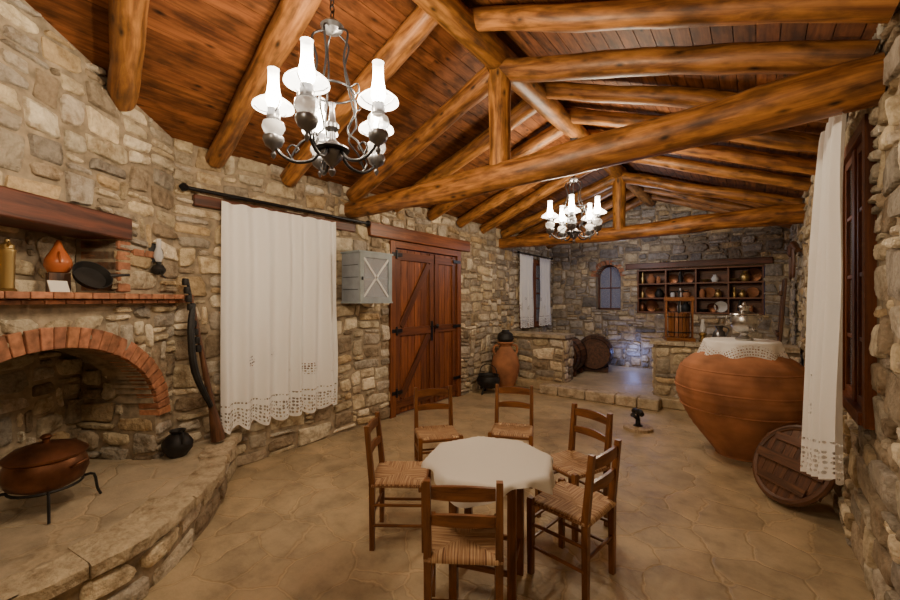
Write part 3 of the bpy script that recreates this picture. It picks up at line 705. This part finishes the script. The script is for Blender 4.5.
# barrels
def barrel(loc,rot):
    mb=MB(); n=18
    for k in range(n):
        a0=2*pi*k/n+.01; a1=2*pi*(k+1)/n-.01; vs=[]
        for j in range(9):
            x=-.42+j*.105; r_=.36-.07*(abs(x)/.42)**2
            for a in (a0,a1): vs.append((x,r_*math.cos(a),r_*math.sin(a)))
            for a in (a1,a0): vs.append((x,(r_-.02)*math.cos(a),(r_-.02)*math.sin(a)))
        fs=[]
        for j in range(8):
            for q in range(4): fs.append((j*4+q,j*4+(q+1)%4,(j+1)*4+(q+1)%4,(j+1)*4+q))
        fs+= [(0,1,2,3),(35,34,33,32)]
        o=R.uniform(0,9); mb.add(vs,fs,0,tone(.2),[(v[0]+o,v[1]+o,v[2]) for v in vs])
    for x in (-.38,.38): lathe(mb,[(0,0),(.285,0),(.285,.02),(0,.02)],T=Matrix.Translation((x,0,0))@Matrix.Rotation(pi/2,4,'Y'),seg=30)
    for x in (-.36,-.2,.2,.36):
        r_=.364-.07*(abs(x)/.42)**2; lathe(mb,[(r_,-.02),(r_+.003,-.02),(r_+.003,.02),(r_,.02)],T=Matrix.Translation((x,0,0))@Matrix.Rotation(pi/2,4,'Y'),mat=1,seg=36)
    for x in (-.25,.25): box(mb,x-.04,x+.04,-.26,.26,-.37,-.28)
    for v in list(range(0)): pass
    o=ob(mb,'wine_barrel',[M_DARKW,M_IRON],loc=loc,rot=rot)
barrel((-2.66,8.45,.525),math.radians(105)); barrel((-2.98,7.68,.525),math.radians(95))
# amphora + cauldron near left counter
mb=MB(); lathe(mb,[(0,0),(.12,0),(.16,.06),(.23,.25),(.255,.42),(.22,.58),(.14,.70),(.10,.76),(.11,.80),(.15,.83),(.14,.85),(.09,.84),(0,.80)],seg=36)
for s in (-1,1): tube(mb,[(s*.12,0,.78),(s*.20,0,.77),(s*.22,0,.68),(s*.19,0,.62)],.02,8,sub=4)
lathe(mb,[(0,.84),(.12,.845),(.15,.90),(.13,.99),(.07,1.03),(.06,1.06),(0,1.06)],seg=28,mat=1)
ob(mb,'terracotta_amphora',[M_TERRA,M_BLACK],loc=(-3.60,6.36,0),rot=.8)
mb=MB(); lathe(mb,[(0,.09),(.12,.10),(.19,.17),(.20,.24),(.17,.30),(.18,.32),(.165,.32),(.15,.28),(0,.2)],seg=30)
for k in range(3): a=k*2.09+.4; tube(mb,[(.12*math.cos(a),.12*math.sin(a),.14),(.17*math.cos(a),.17*math.sin(a),.0)],.015,8)
tube(mb,[(-.18,0,.3),(-.14,0,.44),(0,0,.5),(.14,0,.44),(.18,0,.3)],.008,8,sub=4)
ob(mb,'iron_cauldron',[M_BLACK],loc=(-3.65,5.86,0))
# cobbler stand
mb=MB(); lathe(mb,[(0,0),(.17,0),(.17,.035),(.12,.045),(0,.045)],seg=32,mat=1); lathe(mb,[(.06,.045),(.03,.06),(.025,.14),(0,.14)],seg=24)
tube(mb,[(0,0,.10),(0,0,.20)],.02,10); tube(mb,[(-.11,0,.21),(-.05,0,.225),(.03,0,.215),(.09,0,.20),(.14,0,.195)],[.03,.035,.026,.04,.02],12,sub=4)
tube(mb,[(0,0,.12),(-.05,.06,.17),(-.08,.1,.2)],[.018,.02,.028],10,sub=3)
ob(mb,'iron_shoe_last',[M_BLACK,M_LIGHTW],loc=(-1.16,5.35,0),rot=2.2)
# threshing sledge leaning on right wall at back, hung yoke
mb=MB()
T=Matrix.Translation((.22,7.75,.165))@Matrix.Rotation(math.radians(4),4,'Y')
for i in range(3): box(mb,-.02,.02,-.27+i*.18,-.09+i*.18-.006,0,1.75,T=T,tn=.2)
for z in (.3,.9,1.5): box(mb,-.05,-.02,-.27,.265,z,z+.07,T=T)
ob(mb,'threshing_sledge',[M_DARKW],bevel=.008)
mb=MB(); tube(mb,[(.42,7.0,1.85),(.39,7.25,1.95),(.39,7.5,1.85),(.39,7.75,1.95),(.42,8.0,1.85)],[.03,.045,.05,.045,.03],12,sub=4)
for y in (7.2,7.8): tube(mb,[(.39,y-.1,1.9),(.39,y-.1,1.6),(.39,y,1.52),(.39,y+.1,1.6),(.39,y+.1,1.9)],.014,8,sub=3)
o=ob(mb,'ox_yoke',[M_DARKW]); o.location=(0,-.35,.38)
# ------------------------------------------------------------------ chandeliers
def chandelier(loc,a0,ztop):
    mb=MB(); RR=.285
    lathe(mb,[(0,-.14),(.012,-.13),(.02,-.11),(.01,-.09),(.03,-.07),(.055,-.04),(.06,0),(.045,.03),(.02,.05),(.018,.09),(.035,.11),(.035,.13),(.018,.15),(.012,.22),(.02,.24),(0,.25)],seg=24,mat=1)
    lathe(mb,[(.055,-.012),(.085,-.008),(.09,0),(.085,.008),(.055,.012)],seg=30,mat=0)
    cr=ztop
    lathe(mb,[(0,.60),(.012,.605),(.05,.62),(.06,.64),(.035,.665),(.012,.68),(0,.69)],seg=20,mat=1)
    z=.70; i=0
    while z<cr-.03:
        T=Matrix.Translation((0,0,z))@Matrix.Rotation((i%2)*pi/2,4,'Z')
        tube(mb,[(.012*math.cos(q*pi/5),0,.022*math.sin(q*pi/5)) for q in range(10)],.0035,6,0,closed=True,T=T); z+=.034; i+=1
    lathe(mb,[(0,cr-.03),(.04,cr-.02),(.05,cr),(0,cr)],seg=16,mat=0)
    tube(mb,[(.115*math.cos(q*pi/12),.115*math.sin(q*pi/12),.30) for q in range(24)],.006,6,0,closed=True)
    for k in range(5):
        a=a0+k*2*pi/5; T=Matrix.Rotation(a,4,'Z')
        tube(mb,[(.05,0,.0),(.10,0,-.06),(.18,0,-.075),(.25,0,-.04),(RR,0,.02),(RR,0,.045)],[.009,.009,.009,.008,.008,.008],8,0,T=T,sub=5)
        tube(mb,[(.19,0,-.07),(.22,0,-.02),(.195,0,.01),(.165,0,-.01),(.18,0,-.03)],.005,6,0,T=T,sub=4)
        tube(mb,[(.04,0,.62),(.10,0,.58),(.075,0,.45),(.115,0,.30),(.15,0,.18),(.10,0,.08),(.16,0,.02),(.20,0,-.05)],.0055,6,0,T=T,sub=5)
        tube(mb,[(.115,0,.30),(.16,0,.31),(.17,0,.27),(.145,0,.26)],.0045,6,0,T=T,sub=4)
        TL=T@Matrix.Translation((RR,0,0))
        lathe(mb,[(0,-.07),(.008,-.06),(.014,-.045),(.006,-.03),(.012,-.02),(.04,.0),(.052,.03),(.048,.045),(.02,.05),(0,.05)],T=TL,seg=20,mat=1)
        lathe(mb,[(.02,.05),(.045,.065),(.056,.09),(.05,.115),(.022,.13)],T=TL,seg=20,mat=2)
        lathe(mb,[(.022,.128),(.032,.135),(.034,.16),(.028,.17),(.03,.185),(0,.185)],T=TL,seg=20,mat=1)
        for q in range(3): tube(mb,[(.03,0,.165),(.07,0,.175),(.092,0,.195)],.003,5,1,T=TL@Matrix.Rotation(q*2.094,4,'Z'))
        lathe(mb,[(.100,.190),(.096,.203),(.074,.222),(.052,.236),(.044,.240)],T=TL,seg=28,mat=4)
        lathe(mb,[(.024,.19),(.036,.22),(.038,.245),(.030,.28),(.026,.32),(.026,.38),(.029,.385)],T=TL,seg=20,mat=3)
        lathe(mb,[(0,.19),(.010,.195),(.016,.22),(.012,.25),(0,.265)],T=TL,seg=12,mat=5)
    o=ob(mb,'chandelier',[M_IRON,M_PEWTER,M_FONT,M_CHIM,M_OPAL,M_BULB],loc=loc)
    for k in range(5):
        a=a0+k*2*pi/5; l=bpy.data.lights.new('lamp_light','POINT'); l.energy=LE; l.color=(1,.80,.56); l.shadow_soft_size=.035
        lo=bpy.data.objects.new('lamp_light',l); bpy.context.scene.collection.objects.link(lo); lo.parent=o; lo.location=(RR*math.cos(a),RR*math.sin(a),.30)
    return o
LE=38
chandelier((-1.75,1.28,2.38),math.radians(301.4),3.56-2.38)
chandelier((-1.75,4.76,2.42),math.radians(285),3.56-2.42)
def plight(name,loc,e,c,s=.05):
    l=bpy.data.lights.new(name,'POINT'); l.energy=e; l.color=c; l.shadow_soft_size=s; o=bpy.data.objects.new(name,l); o.location=loc; bpy.context.scene.collection.objects.link(o)
plight('alcove_light',(-2.0,8.0,2.6),26,(.95,.92,1),.12)
plight('blue_alcove_light',(-2.05,9.0,.5),6,(.3,.4,1),.05); plight('blue_counter_light',(-1.5,7.0,.6),2,(.3,.4,1),.05)
plight('rear_fill_light',(-.9,-.3,2.9),50,(1,.82,.6),.2)  # added fill light behind the camera, brightens the near end; no lamp fixture
# ------------------------------------------------------------------ table
mb=MB(); n=8; rt=.355
def octo(z,r_): return [(r_*math.cos(pi/8+k*pi/4),r_*math.sin(pi/8+k*pi/4),z) for k in range(8)]
vs=octo(.69,rt)+octo(.715,rt); mb.add(vs,[tuple(reversed(range(8))),tuple(range(8,16))]+[(k,(k+1)%8,8+(k+1)%8,8+k) for k in range(8)],0)
for k in range(4):
    a=pi/4+k*pi/2; box(mb,-.022,.022,-.022,.022,0,.69,T=Matrix.Translation((.22*math.cos(a),.22*math.sin(a),0)))
for k in range(4): box(mb,-.145,.145,.145,.165,.60,.69,T=Matrix.Rotation(k*pi/2,4,'Z'))
for k in range(4): box(mb,-.145,.145,.147,.163,.18,.21,T=Matrix.Rotation(k*pi/2,4,'Z'))
TX,TY=-1.19,1.91
tb=ob(mb,'octagonal_table',[M_CHAIR],loc=(TX,TY,0),rot=.35,bevel=.003)
mb=MB(); vs=[];fs=[];g=[]; nr,na=26,128
for i in range(nr+1):
    for k in range(na):
        a=2*pi*k/na; Rt=.355*math.cos(pi/8)/math.cos(((a+pi/8)%(pi/4))-pi/8)+.006
        dr=.065+.05*math.cos(4*a+.5); 
        tot=Rt+dr; q=tot*i/nr
        if q<Rt-.004: x=q; z=.7185
        else:
            e=q-Rt+.004; x=Rt-.004+.012*min(1,e/.015)+.10*e+.010*math.sin(a*14+1)*(e/dr)+.0; x=max(x,Rt); z=.7185-.95*e
        vs.append((x*math.cos(a),x*math.sin(a),z)); g.append((x*math.cos(a),x*math.sin(a),z))
for i in range(nr):
    for k in range(na): fs.append((i*na+k,i*na+(k+1)%na,(i+1)*na+(k+1)%na,(i+1)*na+k))
mb.add(vs,fs,0,(1,1,1),g); ob(mb,'tablecloth',[M_CLOTH],loc=(TX,TY,0),rot=.35,angle=180)
# ------------------------------------------------------------------ chairs (facing local +X)
mb=MB(); w,d=.175,.175
def post(x,y,z1,lean=0):
    vs=[]; prof=[(0,.015,0),(.43,.018,0),(z1,.015,lean)]
    for z,h,l in prof: vs+=[(x-h-l,y-h,z),(x+h-l,y-h,z),(x+h-l,y+h,z),(x-h-l,y+h,z)]
    o=R.uniform(0,9); fs=[(3,2,1,0),(8,9,10,11)]
    for j in range(2):
        for k in range(4): fs.append((j*4+k,j*4+(k+1)%4,j*4+4+(k+1)%4,j*4+4+k))
    mb.add(vs,fs,0,tone(.1),[(v[2]+o,v[0]+o,v[1]) for v in vs])
for y in (-w+.012,w-.012): post(-d+.015,y,.79,.035)
for y in (-w,w): post(d,y,.445)
def slat(z0,z1,lean):
    vs=[];fs=[];m=8
    for i in range(m+1):
        t=i/m; y=(-w+.03)+(2*w-.06)*t; bow=-.018*math.sin(pi*t); arch_=.012*math.sin(pi*t)
        x=-d+.015-lean
        for (dx,z) in ((-.009,z0),(.009,z0),(.009,z1+arch_),(-.009,z1+arch_)): vs.append((x+bow+dx,y,z))
    for i in range(m):
        for k in range(4): fs.append((i*4+k,i*4+(k+1)%4,i*4+4+(k+1)%4,i*4+4+k))
    o=R.uniform(0,9); mb.add(vs,fs,0,tone(.1),[(v[1]+o,v[0]+o,v[2]) for v in vs])
slat(.705,.76,.03); slat(.58,.625,.014)
def rung(a,b_,r=.010): tube(mb,[a,b_],r,8,0,tone(.1))
for z in (.16,.29):
    for y in (-w+.003,w-.003): rung((-d+.02,y,z),(d,y,z))
for z in (.20,.32): rung((d,-w,z),(d,w,z))
rung((-d+.015,-w+.01,.22),(-d+.015,w-.01,.22))
for y in (-w+.003,w-.003): rung((-d+.02,y,.415),(d,y,.415),.014)
rung((d,-w,.415),(d,w,.415),.014); rung((-d+.015,-w,.415),(-d+.015,w,.415),.014)
vs=[];fs=[];g=[];n=44; a_=.185; b2=.185
for s in (0,1):
    for i in range(n+1):
        for j in range(n+1):
            x=-1+2*i/n; y=-1+2*j/n; e=max(abs(x),abs(y)); mi=min(abs(x),abs(y)); 
            z=.437-.010*(1-e)+.0022*math.sin(mi*95)-(.018*max(0,(e-.88)/.12)**2)
            if s: z=.405-.0*e+(.004*max(0,(e-.88)/.12)**2)
            xx=x*a_; yy=y*b2
            if abs(x)>.9 and abs(y)>.9: xx*=.97; yy*=.97
            vs.append((xx,yy,z)); g.append((mi*.2*(1 if x*y>0 else 1.1)+(.31 if abs(x)>abs(y) else 0),e*.2,0))
o1=(n+1)**2
for i in range(n):
    for j in range(n):
        a=i*(n+1)+j; fs.append((a,a+n+1,a+n+2,a+1)); fs.append((o1+a,o1+a+1,o1+a+n+2,o1+a+n+1))
for i in range(n):
    for (p,q) in ((i,i+1),(n*(n+1)+i,n*(n+1)+i+1),(i*(n+1),(i+1)*(n+1)),(i*(n+1)+n,(i+1)*(n+1)+n)): fs.append((p,q,o1+q,o1+p))
mb.add(vs,fs,1,(1,1,1),g)
ch=[(-1.15,1.62,124),(-1.92,1.96,36),(-2.247,2.748,-40),(-1.752,3.22,-67),(-1.05,2.84,-112),(-.85,2.30,172)]
first=None
for i,(x,y,an) in enumerate(ch):
    if first is None: first=ob(mb,'dining_chair',[M_CHAIR,M_RUSH],loc=(x,y,0),rot=math.radians(an),angle=45)
    else:
        o=bpy.data.objects.new('dining_chair',first.data); bpy.context.scene.collection.objects.link(o); o.location=(x,y,0); o.rotation_euler=(0,0,math.radians(an))
# ------------------------------------------------------------------ world, camera
w_=bpy.data.worlds.new('dusk'); bpy.context.scene.world=w_; w_.use_nodes=True
bg=w_.node_tree.nodes['Background']; bg.inputs[0].default_value=(.05,.09,.28,1); bg.inputs[1].default_value=.2
cam=bpy.data.cameras.new('camera'); cam.lens=16; cam.sensor_width=36; cam.clip_start=.03
co=bpy.data.objects.new('camera',cam); bpy.context.scene.collection.objects.link(co); co.location=(0,0,1.6); co.rotation_euler=(pi/2,0,math.radians(37.4))
bpy.context.scene.camera=co
